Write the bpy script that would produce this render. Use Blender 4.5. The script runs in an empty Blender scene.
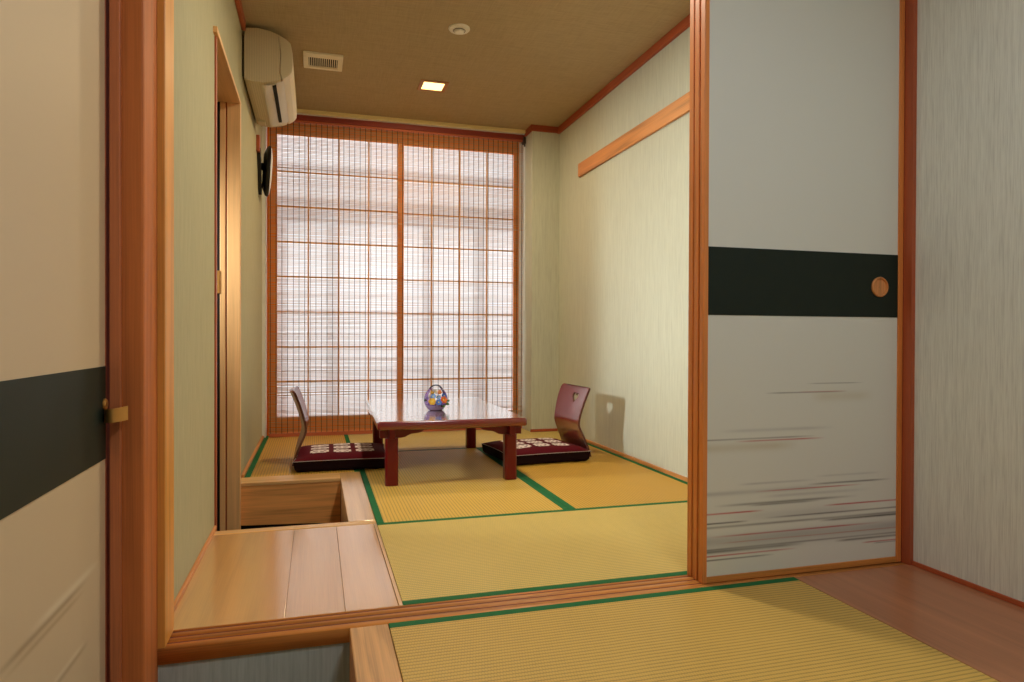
import bpy, bmesh, math, random
from mathutils import Vector, Matrix, geometry
random.seed(7)
SC = bpy.context.scene
COL = SC.collection
PI = math.pi

# ------------------------------------------------------------------ helpers
def lin(c):
    return tuple(((v/255)/12.92 if v/255 <= .04045 else ((v/255+.055)/1.055)**2.4) for v in c) + (1.0,)

class Nt:
    def __init__(s, name):
        s.m = bpy.data.materials.new(name); s.m.use_nodes = True
        s.t = s.m.node_tree; s.t.nodes.clear()
        s.out = s.n('ShaderNodeOutputMaterial')
    def n(s, typ, **kw):
        nd = s.t.nodes.new(typ)
        for k, v in kw.items():
            if isinstance(v, bpy.types.NodeSocket): s.t.links.new(v, nd.inputs[k])
            elif k in nd.inputs: nd.inputs[k].default_value = v
            else: setattr(nd, k, v)
        return nd
    def link(s, a, b): s.t.links.new(a, b)
    def coords(s, scale=(1, 1, 1), rot=(0, 0, 0)):
        tc = s.n('ShaderNodeTexCoord')
        mp = s.n('ShaderNodeMapping'); mp.inputs['Scale'].default_value = scale; mp.inputs['Rotation'].default_value = rot
        s.link(tc.outputs['Object'], mp.inputs['Vector']); return mp.outputs['Vector']
    def noise(s, vec, scale=1, detail=4, rough=.5, dist=0):
        nd = s.n('ShaderNodeTexNoise'); s.link(vec, nd.inputs['Vector'])
        nd.inputs['Scale'].default_value = scale; nd.inputs['Detail'].default_value = detail
        nd.inputs['Roughness'].default_value = rough; nd.inputs['Distortion'].default_value = dist
        return nd.outputs['Fac']
    def ramp(s, fac, stops):
        nd = s.n('ShaderNodeValToRGB'); s.link(fac, nd.inputs['Fac'])
        el = nd.color_ramp.elements
        while len(el) < len(stops): el.new(.5)
        for e, (p, c) in zip(el, stops): e.position = p; e.color = c
        return nd.outputs['Color']
    def math(s, op, a, b=None, c=None):
        nd = s.n('ShaderNodeMath', operation=op)
        for i, v in enumerate((a, b, c)):
            if v is None: continue
            if isinstance(v, bpy.types.NodeSocket): s.link(v, nd.inputs[i])
            else: nd.inputs[i].default_value = v
        return nd.outputs[0]
    def mix(s, fac, a, b, blend='MIX'):
        nd = s.n('ShaderNodeMix', data_type='RGBA', blend_type=blend)
        for i, v in ((0, fac), (6, a), (7, b)):
            if isinstance(v, bpy.types.NodeSocket): s.link(v, nd.inputs[i])
            else: nd.inputs[i].default_value = v
        return nd.outputs[2]
    def bump(s, h, strength=.3, dist=.002):
        nd = s.n('ShaderNodeBump'); s.link(h, nd.inputs['Height'])
        nd.inputs['Strength'].default_value = strength; nd.inputs['Distance'].default_value = dist
        return nd.outputs['Normal']
    def bsdf(s, color, rough=.5, normal=None, metal=0, coat=0, coat_rough=.05, spec=.5, ior=1.5, trans=0, sheen=0, coat_ior=1.5):
        b = s.n('ShaderNodeBsdfPrincipled')
        for k, v in (('Base Color', color), ('Roughness', rough), ('Normal', normal)):
            if v is None: continue
            if isinstance(v, bpy.types.NodeSocket): s.link(v, b.inputs[k])
            else: b.inputs[k].default_value = v
        b.inputs['Metallic'].default_value = metal; b.inputs['Coat Weight'].default_value = coat
        b.inputs['Coat Roughness'].default_value = coat_rough; b.inputs['Specular IOR Level'].default_value = spec
        b.inputs['IOR'].default_value = ior; b.inputs['Transmission Weight'].default_value = trans
        b.inputs['Sheen Weight'].default_value = sheen; b.inputs['Coat IOR'].default_value = coat_ior
        s.link(b.outputs[0], s.out.inputs['Surface']); return s.m

def plain(name, rgb, rough=.5, **kw):
    t = Nt(name); v = t.coords((30, 30, 30)); n = t.noise(v, 2, 3)
    c = lin(rgb); d = tuple(x*.9 for x in c[:3])+(1,)
    return t.bsdf(t.mix(n, d, c), rough, **kw)

def wood(name, rgb, axis='X', contrast=.25, rough=.4, coat=0, spec=.5, ring=1.0, fine=1.0, coat_rough=.12, coat_ior=1.5):
    t = Nt(name)
    lo, hi = 1.2*ring, 26*ring
    sc = {'X': (lo, hi, hi), 'Y': (hi, lo, hi), 'Z': (hi, hi, lo)}[axis]
    n1 = t.noise(t.coords(sc), 1.0, 3, .5, .6)
    lf, hf = 4*fine, 330*fine
    sf = {'X': (lf, hf, hf), 'Y': (hf, lf, hf), 'Z': (hf, hf, lf)}[axis]
    n2 = t.noise(t.coords(sf), 1.0, 2)
    f = t.math('ADD', t.math('MULTIPLY', n1, .65), t.math('MULTIPLY', n2, .35))
    c = lin(rgb); d = tuple(max(0, x*(1-contrast*1.6)) for x in c[:3])+(1,); h = tuple(min(1, x*(1+contrast)) for x in c[:3])+(1,)
    col = t.ramp(f, [(.32, d), (.5, c), (.68, h)])
    return t.bsdf(col, rough, t.bump(n2, .06, .0004), coat=coat, coat_rough=coat_rough, spec=spec, coat_ior=coat_ior)

def wallpaper(name, rgb, hs=260, vs=9, amt=.16, bump=.35):
    t = Nt(name)
    n1 = t.noise(t.coords((hs, hs, vs)), 1.0, 3, .55)
    n2 = t.noise(t.coords((90, 90, 3)), 1.0, 2)
    c = lin(rgb); d = tuple(x*(1-amt*1.5) for x in c[:3])+(1,); h = tuple(min(1, x*(1+amt)) for x in c[:3])+(1,)
    f = t.math('ADD', t.math('MULTIPLY', n1, .7), t.math('MULTIPLY', n2, .3))
    return t.bsdf(t.ramp(f, [(.33, d), (.5, c), (.67, h)]), .85, t.bump(n1, bump, .0012), spec=.2)

def tatami(name, rgb, axis='X', pitch=.0155, lo=.2):
    """woven rush: ridges run along `axis`, broken into short stitches"""
    t = Nt(name)
    tc = t.n('ShaderNodeTexCoord'); sp = t.n('ShaderNodeSeparateXYZ'); t.link(tc.outputs['Object'], sp.inputs[0])
    u, v = (sp.outputs['X'], sp.outputs['Y']) if axis == 'X' else (sp.outputs['Y'], sp.outputs['X'])
    wob = t.noise(t.coords((6, 6, 6)), 1, 2)
    vv = t.math('ADD', v, t.math('MULTIPLY', wob, .006))
    row = t.math('FLOOR', t.math('DIVIDE', vv, pitch))
    ridge = t.math('ABSOLUTE', t.math('SINE', t.math('MULTIPLY', vv, PI/pitch)))
    off = t.math('MULTIPLY', t.math('MODULO', row, 2.0), .5)
    st = t.math('ABSOLUTE', t.math('SINE', t.math('MULTIPLY', t.math('ADD', t.math('DIVIDE', u, .0075), off), PI)))
    h = t.math('MULTIPLY', t.math('POWER', ridge, .6), t.math('ADD', .45, t.math('MULTIPLY', t.math('POWER', st, .6), .55)))
    fs = (40, 500, 40) if axis == 'Y' else (500, 40, 40)
    n = t.noise(t.coords(fs), 1, 3); patch = t.noise(t.coords((7, 7, 7)), 1, 3)
    c = lin(rgb); d = tuple(x*.5 for x in c[:3])+(1,)
    hi = (min(1, c[0]*1.12), min(1, c[1]*1.1), c[2]*1.1, 1)
    f = t.math('ADD', t.math('MULTIPLY', h, .62), t.math('ADD', t.math('MULTIPLY', n, .25), t.math('MULTIPLY', patch, .13)))
    return t.bsdf(t.ramp(f, [(lo, d), (.62, c), (.95, hi)]), .5, t.bump(h, .5, .0015), spec=.35)

def attr_mat(name, rough=.6, bumpscale=None, spec=.4):
    t = Nt(name); a = t.n('ShaderNodeVertexColor', layer_name='paint')
    nrm = t.bump(t.noise(t.coords(bumpscale), 1, 2), .15, .0006) if bumpscale else None
    return t.bsdf(a.outputs['Color'], rough, nrm, spec=spec)

class MB:
    """collects shapes in world coordinates; build() links them as ONE mesh object"""
    def __init__(s): s.bm = bmesh.new()
    def merge(s, b):
        me = bpy.data.meshes.new('tmp'); b.to_mesh(me); b.free(); s.bm.from_mesh(me); bpy.data.meshes.remove(me)
    def box(s, x0, x1, y0, y1, z0, z1, bev=.002, seg=2):
        b = bmesh.new()
        x0, x1 = sorted((x0, x1)); y0, y1 = sorted((y0, y1)); z0, z1 = sorted((z0, z1))
        bmesh.ops.create_cube(b, size=1, matrix=Matrix.Translation(((x0+x1)/2, (y0+y1)/2, (z0+z1)/2)) @ Matrix.Diagonal((x1-x0, y1-y0, z1-z0, 1)))
        bev = min(bev, .45*min(x1-x0, y1-y0, z1-z0))
        if bev > 0: bmesh.ops.bevel(b, geom=b.edges[:], offset=bev, segments=seg, affect='EDGES', profile=.5)
        s.merge(b); return s
    def prism(s, pts, axis, a, b_, bev=0):
        """closed polygon extruded along axis; pts are the other two coordinates in x,y,z order"""
        b = bmesh.new()
        def mk(p, q): return {'X': (q, p[0], p[1]), 'Y': (p[0], q, p[1]), 'Z': (p[0], p[1], q)}[axis]
        v0 = [b.verts.new(mk(p, a)) for p in pts]; v1 = [b.verts.new(mk(p, b_)) for p in pts]
        b.faces.new(v0); b.faces.new(v1[::-1])
        for i in range(len(pts)):
            j = (i+1) % len(pts); b.faces.new((v0[j], v0[i], v1[i], v1[j]))
        bmesh.ops.recalc_face_normals(b, faces=b.faces[:])
        if bev: bmesh.ops.bevel(b, geom=[e for e in b.edges if len(e.link_faces) == 2 and e.calc_face_angle(0) > .6], offset=bev, segments=2, affect='EDGES', profile=.5)
        s.merge(b); return s
    def lathe(s, prof, seg=32, center=(0, 0, 0), axis='Z', cap=True):
        b = bmesh.new(); rings = []
        for r, h in prof:
            ring = []
            for i in range(seg):
                a = 2*PI*i/seg; p = (r*math.cos(a), r*math.sin(a), h)
                if axis == 'X': p = (h, p[0], p[1])
                if axis == 'Y': p = (p[0], h, p[1])
                ring.append(b.verts.new(Vector(p)+Vector(center)))
            rings.append(ring)
        for k in range(len(rings)-1):
            for i in range(seg):
                j = (i+1) % seg; b.faces.new((rings[k][i], rings[k][j], rings[k+1][j], rings[k+1][i]))
        if cap:
            b.faces.new(rings[0][::-1]); b.faces.new(rings[-1])
        bmesh.ops.recalc_face_normals(b, faces=b.faces[:]); s.merge(b); return s
    def tube(s, pts, r, seg=8, closed=False):
        b = bmesh.new(); pts = [Vector(p) for p in pts]; n = len(pts); rings = []
        up = None
        for k, p in enumerate(pts):
            if closed: tg = pts[(k+1) % n]-pts[k-1]
            else: tg = pts[min(k+1, n-1)]-pts[max(k-1, 0)]
            tg.normalize()
            if up is None:
                up = Vector((0, 0, 1)) if abs(tg.z) < .9 else Vector((1, 0, 0))
            sd = tg.cross(up).normalized(); up = sd.cross(tg).normalized()
            rr = r[k] if isinstance(r, (list, tuple)) else r
            rings.append([b.verts.new(p+sd*rr*math.cos(2*PI*i/seg)+up*rr*math.sin(2*PI*i/seg)) for i in range(seg)])
        for k in range(n if closed else n-1):
            A, B = rings[k], rings[(k+1) % n]
            for i in range(seg):
                j = (i+1) % seg; b.faces.new((A[i], A[j], B[j], B[i]))
        if not closed: b.faces.new(rings[0][::-1]); b.faces.new(rings[-1])
        bmesh.ops.recalc_face_normals(b, faces=b.faces[:]); s.merge(b); return s
    def sheet(s, fn, nu, nv, cols=None):
        """grid surface fn(u,v)->(x,y,z), optionally coloured by cols(u,v)"""
        b = s.bm; lay = None
        if cols: lay = b.verts.layers.float_color.get('paint') or b.verts.layers.float_color.new('paint')
        g = []
        for i in range(nu+1):
            row = []
            for j in range(nv+1):
                u, v = i/nu, j/nv; vt = b.verts.new(fn(u, v))
                if cols: vt[lay] = cols(u, v)
                row.append(vt)
            g.append(row)
        for i in range(nu):
            for j in range(nv): b.faces.new((g[i][j], g[i+1][j], g[i+1][j+1], g[i][j+1]))
        return s
    def build(s, name, mat, parent=None, smooth=True, recalc=False):
        if recalc: bmesh.ops.recalc_face_normals(s.bm, faces=s.bm.faces[:])
        off = Vector((0, 0, 0)); p = parent
        while p is not None: off += p.location; p = p.parent
        if off.length: bmesh.ops.translate(s.bm, verts=s.bm.verts[:], vec=-off)
        if smooth:
            ar = sorted(f.calc_area() for f in s.bm.faces); big = ar[-1]; med = ar[len(ar)//2]
            for f in s.bm.faces: f.smooth = not (len(f.verts) > 4 or (f.calc_area() > .02*big and big > 8*med and f.calc_area() > 6*med))
            for e in s.bm.edges:
                if len(e.link_faces) == 2 and e.calc_face_angle(0) > .45: e.smooth = False
        me = bpy.data.meshes.new(name); s.bm.to_mesh(me); s.bm.free()
        me.materials.append(mat); o = bpy.data.objects.new(name, me); COL.objects.link(o)
        if parent is not None: o.parent = parent
        return o

def empty(name, loc, label=None, cat=None, group=None):
    o = bpy.data.objects.new(name, None); o.empty_display_size = .1; COL.objects.link(o); o.location = loc
    if label: tag(o, label, cat, group)
    return o
def tag(o, label, cat, group=None):
    o['label'] = label; o['category'] = cat
    if group: o['group'] = group
    return o
def struct(o, label=None, cat=None):
    o['kind'] = 'structure'
    if label: o['label'] = label; o['category'] = cat
    return o
def dup(root, loc, rotz=0):
    def cp(o, par):
        c = o.copy(); COL.objects.link(c)
        if par is not None: c.parent = par
        for ch in [x for x in o.children]: cp(ch, c)
        return c
    r = cp(root, None); r.location = loc; r.rotation_euler = (0, 0, rotz); return r

# ------------------------------------------------------------------ materials
M = {}
M['frame_z'] = wood('frame_wood_upright', (220, 136, 68), 'Z', .22, .45)
M['frame_x'] = wood('frame_wood_across', (206, 136, 66), 'X', .22, .45)
M['frame_y'] = wood('frame_wood_along', (212, 142, 80), 'Y', .22, .45)
M['post_z'] = wood('post_wood', (194, 112, 58), 'Z', .16, .6, spec=.25)
M['jamb'] = wood('side_jamb_wood', (236, 184, 124), 'Z', .12, .45)
M['jamb_y'] = wood('side_header_wood', (236, 184, 124), 'Y', .12, .45)
M['strip_z'] = wood('door_strip_wood', (196, 116, 70), 'Z', .16, .5)
M['groove_shade'] = wood('groove_shade_strip', (120, 52, 32), 'X', .15, .6)
M['post_r'] = wood('corner_post_wood', (172, 86, 50), 'Z', .16, .45)
M['red_y'] = wood('crown_wood_along', (176, 86, 48), 'Y', .16, .5)
M['red_x'] = wood('crown_wood_across', (170, 78, 46), 'X', .16, .5)
M['corr'] = wood('corridor_floor_wood', (222, 166, 96), 'Y', .11, .3, coat=1, coat_rough=.15, ring=.55, spec=.8, coat_ior=3.4)
M['corr_x'] = wood('pit_frame_wood', (224, 176, 114), 'X', .14, .4, coat=.4, coat_rough=.25)
M['corr_y'] = wood('pit_frame_wood_along', (222, 174, 114), 'Y', .14, .34, coat=1, coat_rough=.25, coat_ior=2.2)
M['riser'] = wood('pit_riser_wood', (236, 168, 98), 'X', .22, .35, ring=1.6)
M['alcove'] = wood('alcove_floor_wood', (176, 116, 80), 'Y', .14, .38, coat=.2, ring=.8)
M['kamachi'] = wood('step_edge_wood', (208, 158, 104), 'Y', .2, .5, ring=1.5)
M['window_z'] = wood('window_wood_upright', (248, 142, 44), 'Z', .14, .5)
M['window_x'] = wood('window_wood_across', (248, 142, 44), 'X', .14, .5)
M['lattice_z'] = wood('lattice_wood_upright', (250, 186, 96), 'Z', .1, .5)
M['lattice_x'] = wood('lattice_wood_across', (250, 186, 96), 'X', .1, .5)
M['paper_in'] = wallpaper('inner_wallpaper', (200, 204, 188), amt=.08)
M['paper_left'] = wallpaper('left_wallpaper', (182, 176, 142), amt=.1)  # darker copy of the inner wallpaper; left wall's dimmer light in the colour
M['paper_near'] = wallpaper('near_wallpaper', (226, 230, 222), 320, 12, .10, .4)
M['paper_riser'] = wallpaper('riser_wallpaper', (178, 186, 180), 160, 9, .10)
t = Nt('ceiling_cloth')
n1 = t.noise(t.coords((9, 260, 60)), 1, 3); n2 = t.noise(t.coords((260, 9, 60)), 1, 3)
f = t.math('ADD', t.math('MULTIPLY', n1, .6), t.math('MULTIPLY', n2, .4)); c = lin((182, 164, 130))
M['ceil'] = t.bsdf(t.ramp(f, [(.35, tuple(x*.86 for x in c[:3])+(1,)), (.5, c), (.66, tuple(x*1.1 for x in c[:3])+(1,))]), .85, t.bump(f, .2, .0007), spec=.2)
M['tat_x'] = tatami('rush_across', (214, 188, 108), 'X')
M['tat_x2'] = tatami('rush_near', (208, 172, 88), 'X', lo=.26)
M['tat_y'] = tatami('rush_along', (216, 176, 82), 'Y')
M['tat_y2'] = tatami('rush_along_deeper', (208, 162, 66), 'Y')
t = Nt('green_border'); n = t.noise(t.coords((700, 700, 700)), 1, 2); c = lin((22, 112, 62))
M['green'] = t.bsdf(t.mix(n, tuple(x*.7 for x in c[:3])+(1,), c), .7, t.bump(n, .3, .0006), spec=.25)
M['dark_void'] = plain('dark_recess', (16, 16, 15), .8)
M['fusuma'] = attr_mat('painted_fusuma_paper', .62, (300, 300, 14))
M['fusuma_plain'] = plain('plain_fusuma_paper', (222, 216, 198), .65)
t = Nt('dark_green_cloth'); n = t.noise(t.coords((420, 420, 40)), 1, 2); c = lin((22, 36, 26))
M['band'] = t.bsdf(t.mix(n, tuple(x*.8 for x in c[:3])+(1,), c), .55, t.bump(n, .2, .0005), spec=.35)
M['brass'] = plain('aged_brass', (206, 152, 78), .45, metal=.6)
M['pull'] = wood('pull_wood', (208, 140, 82), 'Z', .3, .4, ring=2.5)
M['door_paper'] = attr_mat('cream_door_paper', .55, (260, 260, 30))
M['lacquer'] = plain('red_lacquer', (106, 12, 15), .3, coat=.35, coat_rough=.08, spec=.25)
t = Nt('lacquer_top'); c = lin((118, 15, 17)); n = t.noise(t.coords((2, 40, 40)), 1, 3)
col = t.mix(n, tuple(x*.75 for x in c[:3])+(1,), c)
t.bsdf(col, .3, spec=.2)
pb = [n_ for n_ in t.t.nodes if n_.type == 'BSDF_PRINCIPLED'][0]
gl = t.n('ShaderNodeBsdfGlossy', Color=(1, 1, 1, 1), Roughness=.15); fr = t.n('ShaderNodeFresnel', IOR=1.6)
fac = t.math('MINIMUM', t.math('MULTIPLY', fr.outputs[0], 1.8), .98)
mx = t.n('ShaderNodeMixShader', Fac=fac); t.link(pb.outputs[0], mx.inputs[1]); t.link(gl.outputs[0], mx.inputs[2]); t.link(mx.outputs[0], t.out.inputs['Surface'])
M['top'] = t.m
M['chairwood'] = plain('chair_lacquer', (112, 28, 24), .3, coat=.7, coat_rough=.1)
M['chairedge'] = wood('chair_ply_edge', (92, 46, 32), 'Z', .2, .5)
M['cushion'] = attr_mat('maroon_cushion_cloth', .85, (500, 500, 500), .15)
M['cushion_side'] = plain('cushion_underside_cloth', (28, 8, 13), .9, spec=.15)
M['piping'] = plain('white_seam_thread', (190, 182, 178), .8)
M['ac'] = plain('cream_plastic', (214, 202, 170), .4)
t = Nt('ribbed_cream_plastic'); v = t.coords(); sp = t.n('ShaderNodeSeparateXYZ'); t.link(v, sp.inputs[0])
h = t.math('ABSOLUTE', t.math('SINE', t.math('MULTIPLY', sp.outputs['X'], PI/.013)))
c = lin((208, 194, 160))
M['ac_rib'] = t.bsdf(t.mix(h, tuple(x*.85 for x in c[:3])+(1,), c), .45, t.bump(h, .4, .002))
M['ac_white'] = plain('glossy_white_plastic', (228, 224, 208), .12)
M['black'] = plain('black_plastic', (14, 14, 15), .45)
M['white'] = plain('white_plastic', (246, 244, 236), .4)
M['vent'] = plain('vent_plastic', (246, 238, 216), .5)
M['gold'] = plain('cream_rail', (246, 228, 166), .4)
M['whitejamb'] = plain('white_window_jamb', (232, 230, 216), .6)
M['disc'] = plain('pale_disc', (226, 226, 220), .3)

def translucent(name, rgb, k=.8, vec=(40, 40, 40), var=.1, diff=.35, through=None):
    t = Nt(name); n = t.noise(t.coords(vec), 1, 3); c = lin(rgb)
    col = t.mix(n, tuple(x*(1-var) for x in c[:3])+(1,), c)
    tr = t.n('ShaderNodeBsdfTranslucent', Color=lin(through) if through else col); df = t.n('ShaderNodeBsdfDiffuse', Color=col)
    mx = t.n('ShaderNodeMixShader', Fac=diff); t.link(tr.outputs[0], mx.inputs[1]); t.link(df.outputs[0], mx.inputs[2])
    t.link(mx.outputs[0], t.out.inputs['Surface']); return t.m
M['shoji'] = translucent('shoji_paper', (234, 237, 240), vec=(60, 60, 60), var=.05, diff=.3)
M['slat'] = translucent('bamboo_slats', (246, 186, 104), vec=(4, 300, 500), var=.3, diff=.5, through=(196, 190, 188))
M['thread'] = plain('blind_thread', (70, 58, 58), .8)
M['headrail'] = wood('headrail_wood', (140, 50, 34), 'X', .16, .5)
M['blindtop'] = wood('blind_headrail_wood', (186, 96, 58), 'X', .2, .6)
def emit(name, rgb, st):
    t = Nt(name); e = t.n('ShaderNodeEmission', Color=lin(rgb), Strength=st); t.link(e.outputs[0], t.out.inputs['Surface']); return t.m
M['lamp'] = emit('lamp_diffuser_glow', (255, 222, 140), 3.2)
M['bezel'] = plain('lamp_bezel', (190, 130, 70), .35, metal=.3)
t = Nt('lavender_glass'); n = t.noise(t.coords((60, 60, 60)), 1, 2); c = lin((176, 150, 214))
t.bsdf(c, .05, trans=.75, ior=1.3); M['glass'] = t.m
M['purple'] = plain('lavender_glaze', (160, 146, 188), .15, coat=.5)
M['handle_dark'] = plain('dark_basket_handle', (52, 44, 52), .4)

# ------------------------------------------------------------------ room numbers (metres; lens at the origin, .8 above the inner floor)
XL, XR = -.40, 1.975            # inner room side walls
YB = 5.86                       # inner back wall plane
ZC = 2.56                       # inner ceiling
XNL, XNR, YN = -.461, 2.02, -1.7  # near room
ZN = 2.50
YS0, YS1 = 1.89, 2.005          # threshold
ZE = -.42                       # entry floor

# ------------------------------------------------------------------ structure
struct(MB().box(-3, 4, -2.4, 7, ZE-.12, ZE, 0).build('floor', plain('entry_floor_stone', (118, 112, 104), .6)))
struct(MB().box(.26, XR+.06, YS1-.02, YB, -.14, -.055, 0).build('floor', plain('subfloor_board', (150, 120, 80), .8)))
struct(MB().box(XL, .26, 4.03, YB, -.14, -.055, 0).build('floor', bpy.data.materials['subfloor_board']))
struct(MB().box(.20, XNR, YN, YS0, -.14, -.055, 0).build('floor', bpy.data.materials['subfloor_board']))
# corridor boards inside the doorway
m = MB()
for x0, x1 in ((XL-.02, -.0832), (-.0828, .0838), (.0842, .237)): m.box(x0, x1, YS1, 2.912, -.05, 0, .0012)
struct(m.build('floor', M['corr']))
struct(MB().box(.2385, .25, YS1, 2.912, -.05, .001, .001).build('trim_9', M['corr_y']))
# sunken step by the side door: three border boards and a back riser
m = MB().box(XL-.02, .25, 2.914, 2.968, -.06, .002, .003); struct(m.build('trim_10', M['corr_x']))
m = MB().box(.135, .25, 2.968, 4.045, -.06, .002, .003); struct(m.build('trim_11', M['corr_y']))
m = MB().box(XL, .135, 3.885, 4.045, -.016, .002, .002); struct(m.build('trim_12', M['corr_x']))
m = MB().prism([(XL, -.226), (.0, -.240), (.135, -.252), (.135, -.0165), (XL, -.0165)], 'Y', 3.888, 3.915); struct(m.build('trim_13', M['riser']))
struct(MB().box(.137, .16, 2.97, 3.90, -.40, -.06, .001).build('trim_14', M['corr_y']))
struct(MB().box(XL-.7, .14, 2.95, 4.02, ZE, -.36, 0).build('floor', M['dark_void']))
struct(MB().box(XL, .14, 3.98, 4.02, -.40, -.06, 0).build('trim_15', M['dark_void']))
struct(MB().box(XL, .14, 2.93, 2.962, -.40, -.06, 0).build('trim_16', M['riser']))
# near alcove wooden floor boards
m = MB()
m.box(1.533, XNR, YN, 1.888, -.05, 0, .001)
struct(m.build('floor', M['alcove']))
# raised platform edge
struct(MB().box(.090, .1945, YN, 1.888, -.16, .001, .004).build('trim_17', M['kamachi']))
struct(MB().box(.096, .20, YN, 1.888, ZE, -.16, 0).build('wall_platform', M['paper_riser']))
# grooved threshold
g = []
for yc in (1.925, 1.96, 1.993):
    g += [(yc-.0065, 0), (yc-.0055, -.011), (yc+.0055, -.011), (yc+.0065, 0)]
prof = [(YS0, -.040), (YS0, -.0015), (YS0+.0015, 0)] + g + [(YS1, 0), (YS1, -.040)]
struct(MB().prism(prof, 'X', -.392, 2.0055).build('trim_1', M['frame_x']))
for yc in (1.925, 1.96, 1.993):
    struct(MB().box(-.375, 2.0, yc-.0053, yc+.0053, -.0105, -.0022, 0).build('trim_groove_shade', M['groove_shade']))  # strips coloured dark to stand in for the shade in the grooves
struct(MB().box(-.395, XNR, YS0+.006, YS1-.01, ZE, -.0405, 0).build('wall_riser', M['paper_riser']))
# lintel and the wall above it
struct(MB().prism([(YS0, 2.20), (YS0, 2.07)]+[(y, z+2.07) for y, z in ((1.919, 0), (1.919, .012), (1.931, .012), (1.931, 0), (1.954, 0), (1.954, .012), (1.966, .012), (1.966, 0), (1.987, 0), (1.987, .012), (1.999, .012), (1.999, 0))]+[(YS1, 2.07), (YS1, 2.20)], 'X', -.392, XNR).build('trim_2', M['frame_x']))
struct(MB().box(-.6, XNR+.1, YS0+.02, YS1-.005, 2.20, 2.72, 0).build('wall_front', M['paper_near']))
# left post with its rebated jamb, right post
m = MB().box(-.4535, -.385, 1.752, 1.905, ZE, ZN, .006)
struct(m.build('trim_3', M['post_z']))
struct(MB().box(-.62, -.4540, 1.80, 2.0, ZE, 2.72, 0).build('wall_near_corner', M['post_r']))
struct(MB().box(-.62, -.5005, 1.756, 1.80, ZE, 2.72, 0).build('wall_near_corner', M['post_r']))
m = MB().box(-.46, -.367, 1.8915, 2.004, 0, 2.07, .003)
struct(m.build('trim_4', wood('golden_jamb_wood', (226, 156, 70), 'Z', .16, .5)))
m = MB().box(-.4545, -.4315, 1.742, 1.77, ZE, ZN, .002)
struct(m.build('trim_5', M['strip_z']))
m = MB().box(2.0035, 2.10, 1.876, 1.9118, -.04, ZN, .002).box(2.006, 2.10, 1.910, 2.02, -.04, ZN, .002)
struct(m.build('trim_6', M['post_r']))
# inner walls
def wallbox(name, mat, *b): return struct(MB().box(*b, 0).build(name, mat))
wallbox('wall_left', M['paper_left'], XL-.12, XL, 2.0, 3.006, -.14, 2.72)
wallbox('wall_left', M['paper_left'], XL-.12, XL, 3.006, 3.88, 2.06, 2.72)
wallbox('wall_left', M['paper_left'], XL-.12, XL, 3.88, YB, -.14, 2.72)
wallbox('wall_right', M['paper_in'], XR, XR+.12, 2.005, YB+.1, -.14, 2.72)
wallbox('wall_column', M['paper_in'], 1.732, XR+.01, 5.36, 5.742, -.10, ZC+.02)
# back wall round the window opening
XW0, XW1, ZW0, ZW1 = -.378, 1.775, .0, 2.535
m = MB().box(XL-.1, XW0, YB, YB+.12, -.14, 2.72, 0).box(XW1, XR+.1, YB, YB+.12, -.14, 2.72, 0).box(XW0, XW1, YB, YB+.12, -.14, ZW0, 0).box(XW0, XW1, YB, YB+.12, ZW1, 2.72, 0)
struct(m.build('wall_back', M['paper_in']))
wallbox('ceiling', M['ceil'], XL-.1, XR+.1, YS1-.005, YB+.1, ZC, ZC+.1)
# skirtings and crown mouldings
struct(MB().box(XL, XL+.010, YS1, 3.004, 0, .016, .002).build('baseboard_left', M['frame_y']))
struct(MB().box(XL, XL+.016, 4.045, 5.7, 0, .018, .002).build('baseboard_left', M['frame_y']))
struct(MB().box(XR-.012, XR, YS1, 5.358, 0, .022, .002).build('baseboard_right', M['frame_y']))
struct(MB().box(1.724, XR-.012, 5.350, 5.362, 0, .022, .002).build('baseboard_back', M['red_x']))
struct(MB().box(XR-.022, XR, YS1, 5.36, 2.506, ZC, .003).build('trim_7', M['red_y']))
struct(MB().box(XL, XL+.022, YS1, 4.06, 2.506, ZC, .003).box(XL, XL+.022, 4.955, 5.475, 2.506, ZC, .003).build('trim_8', M['red_y']))
struct(MB().box(1.717, XR-.022, 5.343, 5.361, 2.510, ZC, .003).box(1.717, 1.733, 5.355, 5.53, 2.510, ZC, .003).build('trim_18', M['red_x']))
# picture rail on the right wall
struct(MB().box(XR-.018, XR, 2.02, 4.90, 2.038, 2.140, .002).build('trim_19', M['frame_y']))
# near room shell
wallbox('wall_near_right', M['paper_near'], XNR, XNR+.12, YN, 2.0, ZE, 2.72)
struct(MB().box(XNR-.008, XNR, YN, 1.876, 0, .016, .002).build('baseboard_near', M['red_y']))
wallbox('wall_near_back', M['paper_near'], -.6, XNR+.1, YN-.12, YN, ZE, 2.72)
wallbox('wall_near_left', M['paper_left'], -.62, -.50, YN, .84, ZE, 2.72)
wallbox('wall_near_left', M['paper_left'], -.62, -.50, .84, 1.76, 2.06, 2.72)
struct(MB().box(-.6, XNR+.1, YN-.1, YS0+.03, ZN, ZN+.1, 0).build('ceiling', M['ceil']))
# hall beyond the side door
m = MB().box(-1.75, -1.70, 2.2, 4.9, ZE, 2.72, 0).box(-1.75, XL-.12, 4.85, 4.9, ZE, 2.72, 0).box(-1.75, XL-.12, 2.2, 2.25, ZE, 2.72, 0).box(-1.75, XL-.12, 2.2, 4.9, 2.5, 2.72, 0)
struct(m.build('wall_hall', M['paper_left']))

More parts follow.
